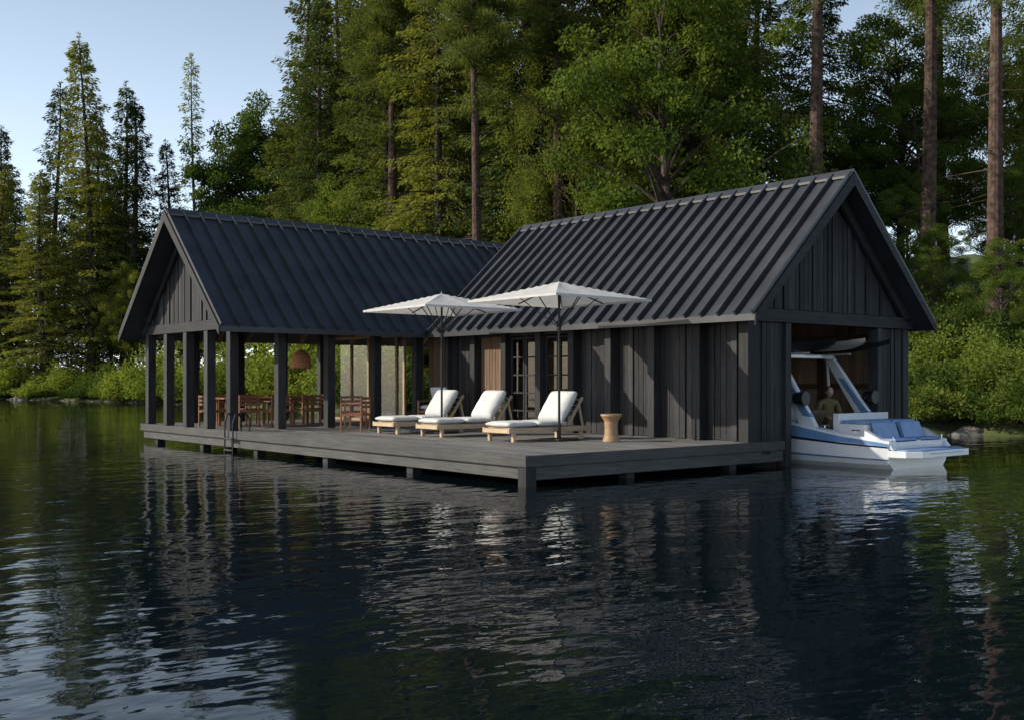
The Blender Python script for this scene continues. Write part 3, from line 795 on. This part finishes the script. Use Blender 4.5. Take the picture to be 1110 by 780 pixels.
def shrub(name,R,H,leaf=None,nc=22,lpc=170,ls=.11,up=0.0,asp=.6):
    leaf=leaf or L_shr
    tb=TB_()
    for i in range(nc):
        a=rng.uniform(0,6.28); q=R*rng.random()**.5; hh=H*(1-.55*(q/R)**2)*rng.uniform(.45,1.15)
        c=np.array([q*math.cos(a),q*math.sin(a),hh*.7])
        s=np.linspace(0,1,4)[:,None]; tb.tube(np.array([q*.3*math.cos(a),q*.3*math.sin(a),-.2])*(1-s)+c*s,np.linspace(.02,.008,4),3,0)
        m=lpc; v=rng.normal(size=(m,3)); v/=np.linalg.norm(v,axis=1)[:,None]
        off=v*rng.random(m)[:,None]**.4*np.array([.3*R,.3*R,hh*.42])
        D=v*.8+rng.normal(size=(m,3))*.5; D[:,2]+=up; P=c+off; P[:,2]=np.maximum(P[:,2],.02)
        tb.leaves(P,D,ls,ls*asp,1,flat=1.0)
    return tb.mesh(name,[M_bark,leaf])
def fern(name,R):
    tb=TB_()
    for i in range(16):
        a=i*6.283/16+rng.normal()*.2; L=R*rng.uniform(.7,1.15); o=np.array([math.cos(a),math.sin(a),0]); pe=np.array([-o[1],o[0],0])
        s=np.linspace(.1,1,18); zz=L*(.9*s-.75*s**2.2)
        base_=np.outer(s*L,o)+np.outer(zz,[0,0,1])
        for sd in(-1,1):
            D=np.outer(np.full(18,.45),o)+np.outer(np.full(18,sd*1.),pe)+np.array([0,0,-.1])
            w=.24*L*np.sin(np.pi*np.minimum(1,s*.9+.1))+.04
            Dn=D/np.linalg.norm(D,axis=1)[:,None]; S=np.tile(o,(18,1))*.035*L
            P=np.stack([base_,base_+Dn*w[:,None]*.5+S,base_+Dn*w[:,None],base_+Dn*w[:,None]*.5-S],1).reshape(-1,3)
            F=np.arange(72).reshape(18,4); tb.V.append(P); tb.F.append(F+tb.n); tb.M.append(np.full(18,1)); tb.n+=72
    return tb.mesh(name,[M_bark,L_shr])
def grass(name,R,H,n=900):
    tb=TB_(); C_=np.stack([rng.normal(size=n)*R*.5,rng.normal(size=n)*R*.5,np.zeros(n)-.03],1)
    D=rng.normal(size=(n,3))*.35; D[:,2]=1; tb.leaves(C_,D,H,.03,1); return tb.mesh(name,[M_bark,L_birch])

CON=[conifer('spruce_a',30,4.6,.06),conifer('spruce_b',27,3.9,.10,leaf=L_con2),conifer('spruce_c',33,5.0,.08,droop=.85,leaf=L_conL),conifer('spruce_d',24,3.6,.04,leaf=L_con)]
CONDK=[conifer('fir_dark_a',30,4.0,.10,leaf=L_con2,dens=.8,spars=.12),conifer('fir_dark_b',27,3.4,.14,leaf=L_con2,dens=.75,spars=.2)]
THIN=conifer('larch_thin',30,2.8,.1,dens=.42,spars=.25,leaf=L_birch,droop=.3,r=.22)
DEC=[decid('maple_a',18,5.2,ls=.16,lpc=400),decid('alder_b',15,4.2,base=.15,nc=110,ls=.16,lpc=400),decid('birch_c',20,4.2,base=.2,leaf=L_birch,droop=.5,nc=130,ls=.15,r=.2)]
OAK=decid('oak_dark',26,6.5,base=.15,leaf=L_decd,nc=300,lpc=330,ls=.26,clump=1.35,r=.4)
BIR=decid('birch_d',24,4.6,base=.12,leaf=L_birch,droop=.9,nc=140,lpc=400,ls=.13,r=.22,vs=1.3)
PIN=[pine('pine_a',31,4.2),pine('pine_b',34,4.8,base=.6,r=.42)]
SHR=[shrub('shrub_a',1.2,1.3),shrub('shrub_b',1.6,1.9,ls=.13,nc=28),shrub('shrub_c',1.0,.8,leaf=L_birch,ls=.08),shrub('shrub_d',1.3,.7,leaf=L_dec,ls=.10),shrub('shrub_e',1.5,1.4,leaf=L_decd,ls=.12),fern('fern_a',.95),fern('fern_b',.7),grass('grass_tuft',.8,.5)]

def put(me,name,X,Z,s=1.0,parent=None,sz=None,dz=-.15):
    ob=bpy.data.objects.new(name,me); COL.objects.link(ob)
    x,y=W(X,Z); ob.location=(x,y,float(ground(np.array(X),np.array(Z)))+dz)
    ob.rotation_euler=(rng.normal()*.012,rng.normal()*.012,rng.uniform(0,6.28)); ob.scale=(s,s,sz or s)
    if parent: ob.parent=parent
    return ob
def hput(me,name,X,Z,H,base,ws=1.0,parent=None):
    s=H/base; return put(me,name,X,Z,s*ws,parent,s)
# left shore group
hput(CON[2],'spruce_tree',-40,101,34,33,1.15)
hput(CONDK[0],'fir_tree',-46,106,31,30,1.15)
hput(CONDK[1],'fir_tree',-36.6,102,27.5,27,1.3)
hput(CONDK[0],'fir_tree',-38.6,106,30,30,1.1)
hput(CONDK[1],'fir_tree',-34.6,108,25,27,1.1)
hput(CON[1],'spruce_tree',-51,108,27,27,1.1)
hput(CON[3],'spruce_tree',-57,112,29,24,1.0)
hput(CON[2],'spruce_tree',-49,102,22,33,1.4)
hput(CON[2],'spruce_tree',-43.5,99,21,33,1.5)
hput(CON[1],'spruce_tree',-42.6,109,28,27,1.1)
hput(CON[3],'spruce_tree',-53.5,104,22,24,1.2)
hput(THIN,'larch_tree',-31.3,106,33,30,1.0)
hput(OAK,'oak_tree',-24.3,104,27,26,1.0)
hput(OAK,'oak_tree',-20.5,112,27,26,1.0)
FOR=empty('forest')
for X,Z,H in((-33,112,18),(-29,108,19),(-27,112,20),(-31,100,13),(-46,118,22),(-56,118,24),(-62,120,24),(-66,118,27),(-53,102,14),(-36,99,12),(-42,112,20),(-33,118,18),(-28,95,12),(-24,92,12)):
    k=int(rng.integers(0,3)); me=DEC[k]
    hput(me,'forest_tree',X,Z,H,(18,15,20)[k],1.05,FOR)
hput(CON[2],'spruce_tree',-15.2,93,41,33,.9)
hput(CON[0],'spruce_tree',-12.0,82,38,30,.95)
hput(CON[2],'spruce_tree',-17.2,89,24,33,1.2)
hput(BIR,'birch_tree',3.5,57,20,24,1.0)
hput(BIR,'birch_tree',9.5,56,25,24,.9)
hput(CON[1],'spruce_tree',6.2,62,34,27,.85)
hput(CON[2],'spruce_tree',-4.5,66,33,33,1.0)
hput(CON[0],'spruce_tree',-8.5,72,33,30,.95)
hput(CON[0],'spruce_tree',1.0,63,34,30,.95)
hput(DEC[0],'maple_tree',-12,76,15,18,1.0)
# pines on the right slope
hput(PIN[0],'pine_tree',20.4,45,29,31,1.0)
hput(PIN[1],'pine_tree',20.2,52,33,34,1.0)
hput(PIN[1],'pine_tree',14.2,50,32,34,.95)
hput(PIN[0],'pine_tree',27,52,31,31,1.0)
hput(PIN[0],'pine_tree',-1.8,56,30,31,.8)
for X,Z,H in((23,60,13),(27.5,60,15),(18,61,11),(30,63,16),(24,66,18),(15.5,58,9),(21,57,7),(26,56,7)):
    hput(BIR if int(X*2)%2 else DEC[0],'young_birch_tree',X,Z,H,24 if int(X*2)%2 else 18,1.1,None)
pts=[]; tries=0
while len(pts)<88 and tries<9000:
    tries+=1
    X=rng.uniform(-18,50); d=rng.uniform(12,44); Z=float(shoreZ(np.array(X)))+d
    if X<-8 and Z<82: continue
    if 11<X<33 and Z<67: continue
    if X>.58*Z: continue
    if any((X-a)**2+(Z-b_)**2<(3.9+.02*Z)**2 for a,b_ in pts): continue
    pts.append((X,Z))
for X,Z in pts:
    r_=rng.random()
    if r_<.66: k=int(rng.integers(0,4)); me=CON[k]; b_=(30,27,33,24)[k]; H=rng.uniform(26,37)
    elif r_<.76: me=PIN[0]; b_=31; H=rng.uniform(27,34)
    elif r_<.84: me=BIR; b_=24; H=rng.uniform(18,26)
    else: k=int(rng.integers(0,2)); me=DEC[k]; b_=(18,15,20)[k]; H=rng.uniform(13,22)
    hput(me,'forest_tree',X,Z,H,b_,1.0,FOR)
SH=empty('shoreline_shrubs')
for i in range(50):
    X=rng.uniform(-14,36); Z=float(shoreZ(np.array(X)))+rng.uniform(7,24)
    if 12<X<24 and rng.random()<.75: continue
    k=int(rng.integers(0,2)); put(DEC[k],'young_tree',X,Z,rng.uniform(.2,.45),SH)
for i in range(740):
    right=i%3==0
    X=rng.uniform(10,26) if right else rng.uniform(-70,36)
    Z=float(shoreZ(np.array(X)))+abs(rng.normal())*(10 if right else 6)+.7
    far=1.0 if X>-5 else 1.9
    k=int(rng.choice([0,1,2,3,4,5,6,7],p=[.14,.1,.12,.12,.12,.18,.12,.10]))
    s=rng.uniform(.4,1.3)*far
    put(SHR[k],'shrub',X,Z,s,SH,s*rng.uniform(.7,1.15),dz=-.05)
M_rock=plain('rock',(.17,.155,.14),rough=.9,nscale=3,nv=.4,bump=.6,spec=.2)
RK=empty('shore_rocks')
rm=[]
for k in range(3):
    bm=bmesh.new(); bmesh.ops.create_icosphere(bm,subdivisions=3,radius=.5)
    for v in bm.verts:
        n_=noise.noise(v.co*2.2+Vector((k*7,0,0))); v.co*=1+.5*n_; v.co.z*=.55
    me=bpy.data.meshes.new('rock'); bm.to_mesh(me); bm.free(); me.materials.append(M_rock); rm.append(me)
for i in range(40):
    X=rng.uniform(11,24) if i<20 else rng.uniform(-50,12)
    put(rm[i%3],'rock',X,float(shoreZ(np.array(X)))+rng.uniform(-.3,.5),rng.uniform(.3,1.2),RK,dz=-.1)

# ------------------------------------------------------------------ light, sky, camera
EL=28
d=Vector((-.80,.58,0)).normalized()*math.cos(math.radians(EL)); d.z=math.sin(math.radians(EL))
sun=bpy.data.lights.new('sun','SUN'); sun.energy=5.0; sun.angle=math.radians(.5); sun.color=(1,.92,.78)
so=bpy.data.objects.new('sun',sun); COL.objects.link(so); so.rotation_euler=d.to_track_quat('Z','Y').to_euler()
w=bpy.data.worlds.new('World'); scene.world=w; w.use_nodes=True; nt=w.node_tree
sk=nt.nodes.new('ShaderNodeTexSky'); sk.sky_type='NISHITA'; sk.sun_disc=False; sk.sun_elevation=math.radians(EL); sk.sun_rotation=math.atan2(d.x,d.y)%(2*math.pi)
sk.air_density=1.0; sk.dust_density=1.0; sk.ozone_density=1.0
# summer haze that pales the sky towards the horizon
tc=nt.nodes.new('ShaderNodeTexCoord'); sp=nt.nodes.new('ShaderNodeSeparateXYZ'); nt.links.new(tc.outputs['Generated'],sp.inputs[0])
ab=N(nt,'ShaderNodeMath',operation='ABSOLUTE'); nt.links.new(sp.outputs[2],ab.inputs[0])
su=N(nt,'ShaderNodeMath',operation='SUBTRACT'); su.inputs[0].default_value=1; nt.links.new(ab.outputs[0],su.inputs[1])
pw=N(nt,'ShaderNodeMath',operation='POWER'); nt.links.new(su.outputs[0],pw.inputs[0]); pw.inputs[1].default_value=3.2
hz=N(nt,'ShaderNodeVectorMath',operation='SCALE'); hz.inputs[0].default_value=(8.0,9.1,10.4); nt.links.new(pw.outputs[0],hz.inputs['Scale'])
ad=N(nt,'ShaderNodeVectorMath',operation='ADD'); nt.links.new(sk.outputs[0],ad.inputs[0]); nt.links.new(hz.outputs[0],ad.inputs[1])
nt.links.new(ad.outputs[0],nt.nodes['Background'].inputs[0]); nt.nodes['Background'].inputs[1].default_value=.11
cam=bpy.data.cameras.new('camera'); co=bpy.data.objects.new('camera',cam); COL.objects.link(co)
co.location=(-10.93,-12.89,1.7); co.rotation_euler=(math.pi/2,0,math.radians(-39.56)); cam.lens=37.46; cam.sensor_width=36; cam.shift_y=.0198
cam.clip_end=3000; scene.camera=co
scene.view_settings.view_transform='Standard'; scene.view_settings.look='None'; scene.view_settings.exposure=0
